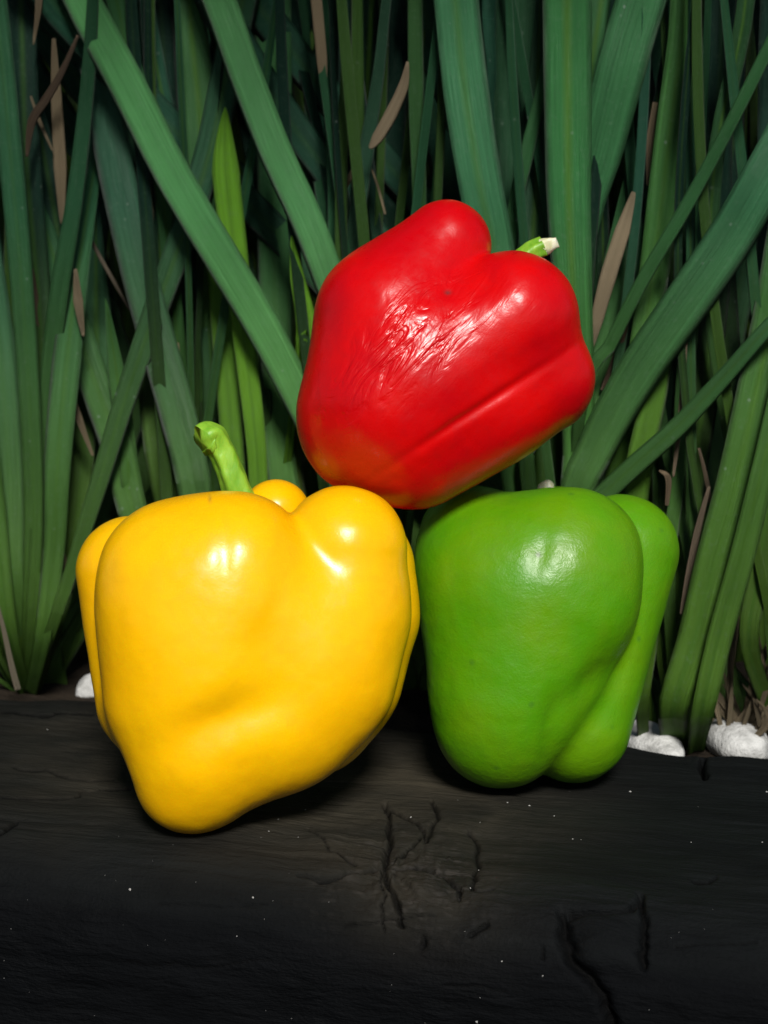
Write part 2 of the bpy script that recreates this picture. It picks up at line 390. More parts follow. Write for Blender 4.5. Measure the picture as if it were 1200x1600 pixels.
# ------------------------------------------------------------------ peppers
def cone_sdf(P, a, b, r1, r2):                     # round cone
    ba = b - a; l2 = ba @ ba; rr = r1 - r2; a2 = l2 - rr * rr; il2 = 1 / l2
    pa = P - a; y = pa @ ba; z = y - l2
    x2 = ((pa * l2 - np.outer(y, ba)) ** 2).sum(1); y2 = y * y * l2; z2 = z * z * l2
    k = np.sign(rr) * rr * rr * x2
    c1 = np.sign(z) * a2 * z2 > k; c2 = np.sign(y) * a2 * y2 < k
    d3 = (np.sqrt(x2 * a2 * il2) + y * rr) * il2 - r1
    return np.where(c1, np.sqrt(x2 + z2) * il2 - r2, np.where(c2, np.sqrt(x2 + y2) * il2 - r1, d3))
def smin(a, b, k):
    h = np.clip(.5 + .5 * (b - a) / k, 0, 1); return b * (1 - h) + a * h - k * h * (1 - h)
def pepper(groups, centre, axis, d0, kout, dents, noise_amp, nu=400, nv=260, extra=None):
    """groups: list of (k, [(px,py,d,r, px,py,d,r), ...]); returns camera-frame verts and faces"""
    def cp(px, py, d):
        dd = d0 + d * S; k = (D - dd) / D
        return np.array([(px - 600) * S * k, (800 - py) * S * k, dd]), k
    C, kc = cp(*centre); A, _ = cp(*axis)
    ax = A - C; ax /= np.linalg.norm(ax); sx = np.cross(ax, [0, 0, 1.0]); sx /= np.linalg.norm(sx); sy = np.cross(ax, sx)
    prims = []
    for k, L, J in groups:
        pr = []
        for q in L:
            a, ka = cp(*q[0:3]); b, kb = cp(*q[4:7]); pr.append((a, b, q[3] * S * ka, q[7] * S * kb))
        prims.append((k * S, pr, J))
    def f(P):
        tot = None
        for k, pr, J in prims:
            g = None
            for a, b, r1, r2 in pr:
                d = cone_sdf(P, a, b, r1, r2); g = d if g is None else smin(g, d, k)
            if isinstance(J, tuple):
                h = np.clip((800 - P[:, 1] / S - J[2]) / (J[3] - J[2]), 0, 1); kj = J[0] + (J[1] - J[0]) * h * h * h * (h * (6 * h - 15) + 10)
            else: kj = J
            tot = g if tot is None else smin(tot, g, kj * S)
        return tot
    ph = np.linspace(0, 2 * math.pi, nu, endpoint=False); th = np.linspace(0, math.pi, nv)[1:-1]
    T, Ph = np.meshgrid(th, ph, indexing='ij')
    dirs = (np.sin(T) * np.cos(Ph))[..., None] * sx + (np.sin(T) * np.sin(Ph))[..., None] * sy + np.cos(T)[..., None] * ax
    dirs = np.concatenate([dirs.reshape(-1, 3), [ax, -ax]])
    t = np.full(len(dirs), .11)
    for _ in range(70):
        t = np.maximum(t - f(C + dirs * t[:, None]) * .8, .002)
    P = C + dirs * t[:, None]
    # normals from the field
    eps = 3e-4; N = np.stack([f(P + np.eye(3)[i] * eps) - f(P - np.eye(3)[i] * eps) for i in range(3)], 1); N /= np.linalg.norm(N, axis=1)[:, None]
    k = (D - P[:, 2]) / D; px = 600 + P[:, 0] / k / S; py = 800 - P[:, 1] / k / S; front = np.clip(N[:, 2] * 1.6 + .3, 0, 1)
    disp = noise_amp * (fbm(P * 55, 3, 3) + .35 * fbm(P * 190, 2, 9))
    for cx, cy, sx_, sy_, rot, amt in dents:
        c, s_ = math.cos(R(rot)), math.sin(R(rot)); ux = (px - cx) * c + (py - cy) * s_; uy = -(px - cx) * s_ + (py - cy) * c
        disp += amt * S * np.exp(-(ux / sx_) ** 2 - (uy / sy_) ** 2) * front
    P = P + N * disp[:, None]
    F = []; rows = len(th)
    for j in range(rows - 1):
        i = np.arange(nu); a = j * nu + i; b = j * nu + (i + 1) % nu; F.append(np.stack([a, a + nu, b + nu, b], 1))
    F = np.concatenate(F).tolist(); e = rows * nu
    F += [(i, (i + 1) % nu, e) for i in range(nu)] + [((rows - 1) * nu + (i + 1) % nu, (rows - 1) * nu + i, e + 1) for i in range(nu)]
    return P, F, px, py, front, C, ax
def frame_obj(root_name, label, C, ax, P, F, mat, attrs):
    """root Empty at the pepper's base; body in a local frame whose z is the pepper's axis"""
    W = c2w(P[:, 0], P[:, 1], P[:, 2]); i = int(np.argmin(W[:, 2]))
    root = thing(root_name, (float(W[:, 0].mean()), float(W[:, 1].mean()), float(W[i, 2])), label, 'pepper')
    print(root_name, 'lowest', W[i].round(4), 'px', [round(float(v[0])) for v in to_px(W[i:i + 1])], 'ymin/max', W[:, 1].min().round(3), W[:, 1].max().round(3))
    axw = ax[0] * RT + ax[1] * UP - ax[2] * FWD
    q = Vector(axw).to_track_quat('Z', 'Y'); R3 = np.array(q.to_matrix())
    cw = c2w(*[np.array(v) for v in C])
    loc = (W - cw) @ R3
    b = link('body', mesh('body', loc, F, mat, attrs=attrs), root, Vector(cw) - root.location); b.rotation_euler = q.to_euler()
    return root, b, W
def stem(root, pts, radii, d0, mat=MSTEM, ridges=5, ramp=.10, cut=None):
    W = []
    for px, py, d in pts:
        dd = d0 + d * S; k = (D - dd) / D; W.append(c2w((px - 600) * S * k, (800 - py) * S * k, dd))
    V, F, t = tube(W, [r * S for r in radii], 30, ridges, ramp, 10)
    V = np.array(V) + .00025 * np.stack([vnoise(np.array(V) * 400, i) for i in range(3)], 1)
    st = link('stem', mesh('stem', V - np.array(root.location), F, mat), root)
    if cut:
        T = W[-1] - W[-2]; T /= np.linalg.norm(T)
        V, F, _ = tube([W[-1] - T * .0006, W[-1] + T * cut[0] * S * .5, W[-1] + T * cut[0] * S], [radii[-1] * S * .95, radii[-1] * S * cut[1], radii[-1] * S * cut[1] * .7], 18, 0, 0, 5)
        V = np.array(V) + .0009 * np.stack([vnoise(np.array(V) * 350, i + 5) for i in range(3)], 1)
        link('cut_end', mesh('cut_end', V - np.array(root.location), F, MCUT, False), st)
    return st

# yellow
DY = .0355
gy = [(60, [(274, 938, 68, 106, 300, 1080, 70, 100), (388, 948, 84, 104, 350, 1080, 80, 100), (268, 888, 60, 102, 258, 1085, 60, 88), (300, 1000, 70, 110, 294, 1220, 70, 78), (372, 880, 80, 112, 335, 1180, 80, 92), (300, 930, 70, 112, 330, 1080, 75, 105), (470, 1020, 62, 88, 420, 1120, 64, 90)], 9),
      (40, [(537, 857, 36, 99, 531, 960, 34, 101), (531, 960, 34, 101, 503, 1060, 44, 105), (503, 1060, 44, 105, 456, 1118, 52, 101)], (14, 78, 780, 970)),
      (40, [(560, 885, -62, 88, 554, 962, -58, 92), (554, 962, -58, 92, 525, 1058, -50, 95), (525, 1058, -50, 95, 488, 1114, -40, 98)], 7),
      (40, [(206, 893, -30, 87, 232, 1095, -6, 82)], (7, 40, 1010, 1150)),
      (30, [(431, 802, -95, 54, 430, 1000, -90, 90)], 9),
      (60, [(390, 900, -30, 70, 380, 1090, -20, 110)], 30)]
dents = [(350, 1125, 90, 38, -20, -16), (300, 1215, 70, 45, 0, 5), (440, 1090, 60, 120, 10, -4), (352, 860, 14, 60, 0, -2), (440, 900, 18, 90, 8, -2)]
P, F, px, py, fr, C, ax = pepper(gy, (385, 990, -5), (372, 780, -60), DY, 9, dents, .0002)
yroot, ybody, YW = frame_obj('yellow_pepper', 'glossy yellow bell pepper with curved green stem standing at left', C, ax, P, F, MY,
    {'scar': np.clip(np.exp(-((px - 328) / 2.2) ** 2 - ((py - 779) / 7) ** 2), 0, 1) * .7 * fr})
stem(yroot, [(388, 815, -62), (371, 768, -58), (358, 732, -50), (345, 703, -46), (330, 685, -42), (317, 690, -34)], [30, 22, 19.5, 19.5, 24, 23], DY)

# green
DG = 0.0
gg = [(55, [(746, 850, 15, 88, 760, 940, 20, 90), (800, 935, 82, 100, 800, 1060, 72, 95), (890, 945, 84, 98, 850, 1020, 70, 92), (765, 900, 48, 106, 784, 1126, 55, 105), (897, 868, 66, 106, 862, 1030, 60, 92), (835, 900, 70, 108, 800, 1080, 60, 100)], 9),
      (40, [(738, 842, -50, 84, 774, 1090, -50, 94)], 10),
      (40, [(970, 862, -45, 90, 896, 1132, 18, 90)], (8, 16, 900, 1080)),
      (40, [(870, 830, -110, 70, 850, 1080, -80, 100)], 10),
      (60, [(850, 900, -20, 80, 840, 1090, -10, 100)], 30)]
dents = [(925, 1070, 60, 26, -40, -12), (862, 1140, 18, 60, 8, -7), (845, 860, 16, 40, 10, -3), (880, 1160, 24, 40, 0, 3), (740, 1000, 40, 60, 0, -3)]
P, F, px, py, fr, C, ax = pepper(gg, (845, 985, -5), (850, 790, -50), DG, 10, dents, .00025)
groot, gbody, GW = frame_obj('green_pepper', 'squat green bell pepper standing at right on the black beam', C, ax, P, F, MG,
    {'scar': np.clip(np.exp(-((px - 841) / 4) ** 2 - ((py - 866) / 4) ** 2) * 1.2, 0, 1) * fr})
stem(groot, [(852, 810, -60), (855, 780, -62), (854, 762, -62)], [26, 17, 14], DG, cut=(9, .9))

# red
DR = .018
gr = [(70, [(697, 383, 14, 71, 614, 500, 20, 107), (614, 510, 20, 107, 582, 625, 10, 102)], 9),
      (70, [(800, 496, 50, 104, 610, 640, 50, 112), (640, 600, 30, 110, 572, 675, 0, 95)], (9, 55, 370, 560)),
      (40, [(842, 592, 20, 88, 650, 698, 18, 92), (760, 635, 34, 88, 650, 688, 30, 93)], 36),
      (40, [(800, 480, -80, 80, 640, 620, -70, 100)], 12),
      (60, [(740, 540, -10, 80, 620, 620, 0, 110)], 30)]
dents = [(760, 440, 30, 26, -40, -6), (700, 455, 10, 10, 0, -3), (752, 636, 135, 8, -33, -4.5)]
P, F, px, py, fr, C, ax = pepper(gr, (680, 580, 0), (815, 410, -30), DR, 9, dents, .0002)
g1 = lambda cx, cy, a, b, rot: np.exp(-((((px - cx) * math.cos(R(rot)) + (py - cy) * math.sin(R(rot))) / a) ** 2) - (((-(px - cx) * math.sin(R(rot)) + (py - cy) * math.cos(R(rot))) / b) ** 2))
wr = np.clip(g1(640, 535, 120, 52, -45) * 1.25 + g1(810, 460, 40, 35, 0) * .08 + .02, 0, 1)
sc_ = np.clip(np.exp(-((px - 700) / 5) ** 2 - ((py - 455) / 3.5) ** 2), 0, 1)
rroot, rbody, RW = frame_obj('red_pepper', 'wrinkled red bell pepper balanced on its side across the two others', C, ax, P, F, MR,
    {'wrinkle': wr * fr, 'scar': sc_ * fr, 'tip': np.clip(g1(525, 755, 70, 50, 0) * .45, 0, 1)})  # tip mask: where the yellow reflection is painted
stem(rroot, [(808, 420, -40), (828, 396, -42), (850, 385, -40)], [22, 16, 15], DR, cut=(20, .75))

# ------------------------------------------------------------------ leaves
def leaf_geo(C, Wd, side_y, fold=.22, thick=.0004, nseg=28, curl=0.0):
    C = np.array(C, float); m = len(C)
    # resample through Catmull-Rom
    tt = np.linspace(0, m - 1, nseg + 1); Q = []; Wq = []
    for t in tt:
        i = min(int(t), m - 2); f = t - i
        p0, p1, p2, p3 = C[max(i - 1, 0)], C[i], C[i + 1], C[min(i + 2, m - 1)]
        Q.append(.5 * ((2 * p1) + (-p0 + p2) * f + (2 * p0 - 5 * p1 + 4 * p2 - p3) * f ** 2 + (-p0 + 3 * p1 - 3 * p2 + p3) * f ** 3))
        Wq.append(Wd[i] * (1 - f) + Wd[i + 1] * f)
    Q = np.array(Q); T = np.gradient(Q, axis=0); T /= np.linalg.norm(T, axis=1)[:, None]
    us = np.array([-1, -.55, -.12, .12, .55, 1.0]); V = []; A = []; U = []
    for i in range(len(Q)):
        n0 = np.array([math.sin(side_y + curl * (i / len(Q))), -math.cos(side_y + curl * (i / len(Q))), .0])
        s = np.cross(T[i], n0); s /= np.linalg.norm(s) + 1e-9; nn = np.cross(s, T[i]); nn /= np.linalg.norm(nn) + 1e-9
        hw = Wq[i] / 2
        for u in us:
            V.append(Q[i] + s * u * hw + nn * (abs(u) * fold * hw + thick * (1 - abs(u)) - fold * hw * .5)); A.append(i / len(Q)); U.append(u)
        for u in us[::-1][1:-1]:
            V.append(Q[i] + s * u * hw + nn * (abs(u) * fold * hw - thick * (1 - abs(u)) - fold * hw * .5)); A.append(i / len(Q)); U.append(u)
    n = 10; F = [(i * n + k, i * n + (k + 1) % n, (i + 1) * n + (k + 1) % n, (i + 1) * n + k) for i in range(len(Q) - 1) for k in range(n)]
    F += [tuple(range(n - 1, -1, -1)), tuple(range((len(Q) - 1) * n, len(Q) * n))]
    return V, F, A, U
CL = {}
def clump(key, px, py, dy, label, group=None):
    p = at_z(px, py, ZG); p[1] += dy; p[0] *= (p[1] + D) / (p[1] + D - dy) if dy else 1
    CL[key] = thing('strappy_plant', (float(p[0]), float(p[1]), ZG), label, 'plant', group)
    return CL[key]
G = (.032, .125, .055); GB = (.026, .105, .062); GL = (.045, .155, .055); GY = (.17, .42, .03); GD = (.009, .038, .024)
DRY = (.46, .37, .23)
w0max = max
def leaf(key, pts, wd, c=G, ry=0.0, dry=False, base=None, t_up=True, curl=0., fold=.2, label=None):
    """pts: (px, py, dY) from the top down; dY metres behind the beam's back edge; base: extra root point"""
    root = CL[key]; L = []; W = []
    for (px, py, dy), w_ in zip(pts, wd):
        p = at_y(px, py, yb(min(max(px, 0), 1200)) + dy); L.append(p); W.append(w_ * S * (p[1] - CAM[1]) / (D * cP) / max(.5, math.cos(ry)))
    if base is not False:
        bx, by = base if base else (0, 0)
        L.append(np.array([root.location.x + bx, max(root.location.y + by, 0), ZG - .004])); W.append(W[-1] * .8)
    if not dry and pts[0][1] >= 0 and wd[0] > 12 and key != 'Z':   # pointed tip
        u = L[0] - L[1]; u /= np.linalg.norm(u); L = [L[0] + u * W[0] * 4.5] + L; W = [.0003] + W
    if not dry and pts[0][1] < 0:                 # blade goes on unseen above the frame, lengthened to shade the rows behind
        u = L[0] - L[1]; u /= np.linalg.norm(u); ln = rng.uniform(.7, 1.15); fw = rng.uniform(-.10, .02)
        L = [L[0] + u * .28 * ln + np.array([u[0] * .12, fw, -.07]), L[0] + u * .14 * ln + np.array([u[0] * .03, fw * .3, -.01])] + L
        W = [.001, W[0] * .75] + W
    L = L[::-1]; W = W[::-1]
    if fold == .2 and key != 'C': fold = rng.uniform(.12, .5)
    V, F, A, U = leaf_geo(L, W, ry, fold, curl=curl)
    A = np.clip((np.array(V)[:, 2] - ZG) / .45, 0, 1)
    V = np.array(V) - np.array(root.location)
    o = link('dry_leaf' if dry else 'leaf', mesh('leaf', V, F, MDRY if dry else MLEAF, attrs={'t': A, 'u': U}), root)
    j = (1.0 if dry else 1.36) + rng.uniform(-.14, .14); rib = 0.0 if (key == 'C' or w0max(wd) > 70 and key == 'G' and pts[0][0] > 1000) else rng.choice([0., .2, .5, .9])
    o.color = (c[0] * j, c[1] * j, c[2] * j, rib)
    if label: o['label'] = label
    elif dry: o['label'] = 'dry brown leaf'
    return o
clump('L', 45, 1092, .012, 'strappy green plant rooted behind the left end of the beam')
clump('Y', 330, 1100, .03, 'strappy green plant directly behind the yellow pepper')
clump('C', 600, 1125, .03, 'strappy plant with two broad slanting leaves, behind the gap between the lower peppers')
clump('G', 880, 1150, .03, 'strappy plant with broad upright leaves behind the green pepper')
clump('R', 1060, 1178, .012, 'strappy green plant with a thick paired base right of the green pepper')
clump('X', 1230, 1190, .03, 'strappy green plant leaning in from the right edge beside dry litter')
# left plant
leaf('L', [(-45, -260, .03), (-8, 0, .03), (18, 260, .02), (38, 500, .02), (52, 760, .02), (48, 960, .02)], [34, 36, 36, 34, 30, 26], G, .2)
leaf('L', [(20, -250, .06), (32, 0, .06), (40, 250, .05), (60, 480, .05), (75, 760, .04), (62, 960, .02)], [46, 52, 52, 46, 36, 26], GD, -.2)
leaf('L', [(150, -120, .05), (140, 90, .04), (118, 300, .03), (92, 460, .03), (72, 640, .03), (60, 850, .02), (50, 980, .02)], [14, 20, 25, 30, 28, 26, 22], G, .3)
leaf('L', [(150, 250, .06), (122, 420, .04), (105, 560, .03), (90, 720, .02), (84, 860, .02), (66, 1000, .015)], [20, 36, 46, 44, 36, 28], G, -.1)
leaf('L', [(420, -150, .075), (365, 60, .07), (330, 230, .06), (285, 370, .05), (238, 500, .04), (190, 640, .03), (150, 770, .02), (112, 890, .015), (84, 975, .012)], [40, 46, 46, 42, 38, 33, 28, 22, 20], (.030, .10, .05), .25)
leaf('L', [(-30, 350, .05), (0, 560, .04), (14, 760, .03), (22, 930, .02)], [50, 52, 46, 36], GB, .1)
leaf('L', [(-30, 600, .02), (-8, 800, .02), (12, 980, .015)], [30, 36, 30], GL, .1)
leaf('L', [(70, 250, .08), (100, 420, .07), (130, 640, .06), (110, 880, .04)], [40, 42, 40, 30], GD, .1)
leaf('L', [(150, 500, .09), (150, 650, .07), (120, 820, .05), (90, 960, .03)], [50, 44, 36, 28], GB, .1)
# dry bits on the left
leaf('L', [(84, 60, .05), (88, 150, .05), (94, 260, .05), (97, 350, .05)], [5, 16, 20, 5], DRY, .3, dry=True, base=False)
leaf('L', [(122, 55, .035), (98, 110, .035), (72, 155, .035), (50, 190, .035), (42, 245, .035)], [4, 10, 13, 13, 4], (.12, .08, .06), .3, dry=True, base=False)
leaf('L', [(48, 150, .045), (62, 190, .045), (82, 235, .045)], [3, 6, 3], DRY, .2, dry=True, base=False)
leaf('L', [(62, -60, .045), (60, 10, .045), (52, 70, .045)], [12, 10, 2], DRY, .2, dry=True, base=False)
leaf('L', [(118, 420, .03), (122, 470, .03), (130, 525, .03)], [4, 15, 4], DRY, .2, dry=True, base=False)
leaf('L', [(122, 332, .06), (150, 390, .06), (178, 440, .06), (203, 485, .06)], [4, 6, 6, 3], (.2, .18, .14), .2, dry=True, base=False)
leaf('L', [(106, 596, .035), (122, 650, .035), (145, 712, .035)], [5, 11, 4], DRY, .2, dry=True, base=False)
leaf('L', [(234, 285, .05), (235, 330, .05), (238, 352, .05)], [4, 10, 3], DRY, .2, dry=True, base=False)
leaf('L', [(-8, 930, .008), (6, 985, .006), (18, 1040, .004), (28, 1078, .003)], [4, 7, 9, 10], (.42, .38, .28), .2, dry=True, base=False)
leaf('L', [(48, 420, .05), (55, 480, .05), (62, 510, .05)], [8, 16, 5], (.12, .08, .06), .2, dry=True, base=False)
leaf('L', [(95, 850, .03), (104, 890, .03), (112, 920, .03)], [4, 9, 4], DRY, .2, dry=True, base=False)
# plant behind the yellow pepper
leaf('Y', [(110, -90, .07), (150, 100, .06), (180, 250, .05), (212, 400, .045), (250, 540, .04), (288, 680, .03), (310, 800, .025)], [40, 50, 58, 56, 60, 60, 54], (.032, .105, .06), -.2)
leaf('Y', [(352, 168, .055), (352, 260, .05), (366, 390, .045), (385, 560, .04), (402, 720, .03), (400, 850, .03)], [2, 42, 40, 34, 30, 30], GY, .1, base=(.01, 0))
leaf('Y', [(330, 250, .07), (340, 420, .06), (352, 560, .05), (366, 740, .04), (366, 850, .03)], [26, 34, 36, 36, 34], (.12, .30, .03), .1)
leaf('Y', [(456, 368, .035), (464, 430, .035), (478, 500, .035), (474, 540, .035), (466, 575, .035)], [2, 22, 32, 26, 14], GY, .0, base=(.02, 0), fold=.5)
leaf('Y', [(418, -200, .09), (425, 0, .085), (428, 240, .08), (430, 480, .07), (436, 700, .05), (440, 850, .04)], [56, 58, 56, 54, 50, 48], GL, -.15)
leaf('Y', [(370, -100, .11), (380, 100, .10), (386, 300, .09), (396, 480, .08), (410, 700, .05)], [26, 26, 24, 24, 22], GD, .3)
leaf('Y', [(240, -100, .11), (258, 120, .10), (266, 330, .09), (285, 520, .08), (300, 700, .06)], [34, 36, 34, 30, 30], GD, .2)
leaf('Y', [(210, -80, .09), (240, 80, .09), (268, 220, .08), (300, 380, .08), (330, 560, .06)], [24, 26, 28, 28, 28], GB, .2)
leaf('Y', [(90, 420, .06), (135, 560, .05), (185, 700, .04), (222, 840, .03)], [44, 52, 54, 46], G, -.1)
leaf('Y', [(230, 480, .07), (240, 620, .06), (258, 760, .05)], [40, 46, 44], (.035, .08, .03), .1)
leaf('Y', [(185, 600, .045), (200, 700, .04), (214, 800, .035)], [30, 26, 24], GL, .1)
leaf('Y', [(290, -60, .075), (300, 60, .07), (310, 160, .065), (318, 260, .06), (330, 420, .06)], [30, 50, 54, 50, 44], (.05, .15, .05), .1)
leaf('Y', [(172, -30, .06), (195, 70, .055), (222, 160, .05), (250, 260, .05)], [30, 34, 30, 26], GL, .1)
leaf('Y', [(265, 450, .065), (275, 520, .06), (285, 600, .055)], [3, 5, 3], DRY, 0, dry=True, base=False)
# broad slanting leaves
leaf('C', [(20, -220, .05), (128, 0, .045), (200, 135, .04), (268, 270, .035), (345, 400, .03), (405, 500, .03), (452, 590, .03), (500, 690, .03), (560, 850, .03)], [52, 56, 56, 56, 56, 56, 52, 50, 44], (.078, .26, .085), .1)
leaf('C', [(250, -220, .05), (342, 0, .045), (385, 120, .04), (432, 240, .035), (478, 340, .032), (512, 430, .03), (548, 540, .03), (580, 750, .03)], [50, 52, 52, 52, 52, 50, 48, 44], (.082, .265, .09), -.15)
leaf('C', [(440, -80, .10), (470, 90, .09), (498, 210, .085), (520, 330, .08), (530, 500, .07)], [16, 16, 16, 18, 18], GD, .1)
leaf('C', [(498, -80, .08), (512, 120, .075), (522, 300, .07), (524, 450, .06), (550, 700, .05)], [14, 18, 20, 20, 20], G, .1)
leaf('C', [(612, -60, .07), (592, 110, .065), (572, 240, .06), (552, 400, .055), (560, 600, .05)], [14, 18, 24, 26, 24], (.03, .09, .05), .1)
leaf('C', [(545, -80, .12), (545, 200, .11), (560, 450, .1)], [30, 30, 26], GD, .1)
leaf('C', [(648, -80, .06), (650, 150, .055), (655, 320, .05), (650, 500, .05)], [22, 24, 22, 20], (.04, .12, .035), .1)
leaf('C', [(696, 120, .08), (688, 220, .075), (680, 320, .07), (670, 500, .06)], [8, 14, 14, 14], GL, .1)
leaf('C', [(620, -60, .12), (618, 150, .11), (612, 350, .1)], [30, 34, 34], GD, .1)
leaf('C', [(488, -60, .065), (496, 20, .065), (503, 95, .065), (508, 180, .065)], [16, 17, 16, 3], DRY, .2, dry=True, base=False)
leaf('C', [(637, 96, .045), (630, 135, .045), (610, 180, .045), (590, 215, .045), (578, 232, .045)], [3, 16, 20, 18, 5], (.5, .4, .26), .2, dry=True, base=False)
leaf('C', [(562, 244, .06), (548, 275, .06), (530, 312, .06)], [5, 9, 4], DRY, .2, dry=True, base=False)
leaf('C', [(578, 258, .07), (590, 290, .07), (602, 335, .07)], [2, 4, 3], DRY, .2, dry=True, base=False)
leaf('C', [(450, 640, .06), (450, 760, .05), (480, 900, .04)], [50, 52, 46], (.06, .10, .02), .1)
# plant behind the green pepper
leaf('G', [(690, -240, .05), (712, 0, .045), (728, 150, .04), (752, 300, .035), (775, 420, .035), (800, 700, .03)], [66, 68, 70, 68, 62, 54], (.045, .175, .075), .15)
leaf('G', [(885, -240, .05), (886, 0, .045), (887, 160, .04), (889, 320, .035), (896, 480, .03), (904, 700, .03), (890, 860, .025)], [72, 74, 72, 68, 58, 50, 46], (.034, .155, .045), -.1)
leaf('G', [(1080, -240, .06), (1000, 0, .055), (968, 110, .05), (938, 230, .05), (905, 360, .05), (880, 600, .05)], [70, 76, 76, 70, 56, 46], (.042, .16, .060), .1)
leaf('G', [(955, -140, .07), (940, 0, .065), (925, 100, .06), (915, 200, .06), (905, 400, .06)], [50, 50, 46, 40, 36], GL, .2)
leaf('G', [(815, -200, .08), (808, 0, .075), (800, 200, .07), (795, 380, .06), (800, 600, .05)], [80, 84, 78, 62, 52], (.022, .08, .035), -.1)
leaf('G', [(860, 60, .06), (843, 150, .055), (822, 240, .05), (802, 340, .045), (800, 500, .04)], [12, 18, 22, 22, 20], GL, .3)
leaf('G', [(840, 180, .065), (838, 300, .06), (832, 420, .05), (836, 700, .04)], [44, 50, 48, 44], (.03, .09, .045), .1)
leaf('G', [(765, -60, .07), (764, 40, .065), (768, 110, .06), (775, 300, .06)], [22, 20, 14, 14], GB, .1)
leaf('G', [(1075, -160, .07), (1068, 40, .065), (1052, 170, .06), (1036, 300, .055), (1020, 430, .05), (985, 650, .04)], [46, 48, 50, 50, 48, 44], (.045, .15, .035), .2)
leaf('G', [(960, 420, .06), (940, 560, .05), (915, 700, .04)], [40, 44, 40], GL, .1)
leaf('G', [(990, 300, .045), (972, 360, .042), (950, 430, .04), (932, 500, .04), (924, 545, .04)], [6, 24, 26, 20, 4], (.62, .50, .32), .2, dry=True, base=False)
leaf('G', [(1024, 160, .065), (1016, 220, .065), (1012, 290, .065)], [8, 12, 4], DRY, .2, dry=True, base=False)
leaf('G', [(985, 480, .04), (965, 550, .04), (940, 610, .04)], [5, 13, 5], (.14, .09, .06), .2, dry=True, base=False)
leaf('G', [(830, 690, .03), (826, 760, .03)], [20, 26], G, .1)
# right
leaf('G', [(1420, 40, .05), (1290, 110, .045), (1205, 255, .03), (1140, 370, .028), (1065, 480, .025), (990, 590, .025), (930, 700, .025), (890, 820, .025)], [66, 70, 72, 74, 74, 70, 62, 52], (.036, .135, .060), .15)
leaf('G', [(1300, -120, .035), (1210, 55, .03), (1140, 195, .028), (1070, 325, .027), (1005, 435, .026), (955, 535, .026), (905, 650, .026)], [16, 20, 21, 22, 22, 22, 18], (.05, .18, .06), .2)
leaf('G', [(1290, 420, .02), (1205, 505, .02), (1130, 590, .02), (1060, 665, .02), (990, 728, .02), (935, 780, .02), (870, 850, .02)], [20, 24, 28, 32, 34, 34, 32], (.05, .18, .075), .1, base=(.01, 0))
leaf('R', [(1230, 330, .05), (1205, 500, .035), (1180, 620, .025), (1148, 760, .018), (1115, 880, .013), (1085, 1000, .011), (1052, 1110, .010)], [50, 58, 60, 60, 58, 54, 48], (.034, .125, .035), -.2)
leaf('R', [(1250, 480, .03), (1222, 600, .02), (1190, 740, .013), (1158, 870, .010), (1122, 1000, .008), (1095, 1120, .008)], [34, 38, 40, 42, 42, 38], (.04, .14, .04), .15, base=(.005, -.003))
leaf('R', [(1095, 350, .06), (1080, 480, .05), (1068, 620, .045), (1058, 760, .04), (1045, 900, .03)], [30, 30, 28, 24, 22], GL, .1)
leaf('R', [(1040, 540, .04), (1022, 620, .035), (1000, 720, .03), (992, 800, .03), (990, 950, .02)], [26, 40, 44, 40, 30], (.09, .23, .03), .1, base=(-.01, 0))
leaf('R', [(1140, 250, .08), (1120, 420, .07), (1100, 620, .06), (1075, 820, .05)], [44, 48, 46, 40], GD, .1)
leaf('R', [(1030, 880, .02), (1018, 1000, .014), (1004, 1100, .01)], [18, 20, 22], (.08, .2, .03), .1, base=(-.012, 0))
leaf('R', [(1074, 500, .03), (1068, 580, .03), (1062, 660, .03), (1052, 745, .03)], [3, 8, 9, 4], (.34, .26, .18), .2, dry=True, base=False)
leaf('R', [(1108, 760, .02), (1090, 830, .018), (1076, 900, .016), (1064, 960, .014)], [5, 12, 12, 4], (.32, .25, .18), .2, dry=True, base=False)
leaf('R', [(1092, 700, .03), (1104, 750, .03), (1112, 800, .03)], [4, 7, 5], (.2, .15, .1), .2, dry=True, base=False)
leaf('R', [(1030, 735, .02), (1044, 748, .02), (1042, 790, .02)], [3, 10, 6], (.3, .22, .14), .2, dry=True, base=False)
leaf('X', [(1130, -160, .09), (1128, 60, .08), (1120, 260, .075), (1130, 480, .07), (1160, 760, .05)], [44, 46, 46, 44, 40], GD, .1)
leaf('X', [(1180, -160, .06), (1160, 40, .055), (1120, 230, .05), (1110, 420, .05), (1130, 620, .05)], [26, 28, 26, 24, 24], (.03, .10, .035), .1)
leaf('X', [(1215, 650, .02), (1202, 780, .02), (1185, 900, .02), (1172, 1020, .02)], [40, 42, 38, 30], GD, .1)
leaf('X', [(1225, -160, .08), (1210, 60, .07), (1205, 330, .06), (1200, 620, .05)], [50, 50, 46, 40], GD, .1)
# litter on the right
for k in range(34):
    x0 = rng.uniform(1120, 1240); y0 = rng.uniform(1130, 1165); a = rng.normal(math.pi / 2, .38); L_ = rng.uniform(50, 210)
    y1 = y0 - math.sin(a) * L_; x1 = x0 + math.cos(a) * L_; bow = rng.normal(0, 8)
    q = [(x0 + (x1 - x0) * f + bow * math.sin(math.pi * f), y0 + (y1 - y0) * f,   .03 + .02 * rng.uniform()) for f in (1, .66, .33, 0)]
    q = [(qx, qy, q[0][2]) for qx, qy, _ in q]
    g_ = rng.uniform(.35, 1.1); leaf('X', q, [2, rng.uniform(5, 11), rng.uniform(6, 12), 6], (.44 * g_, .37 * g_, .23 * g_), rng.uniform(-.6, .6), dry=True, base=False, fold=.5)
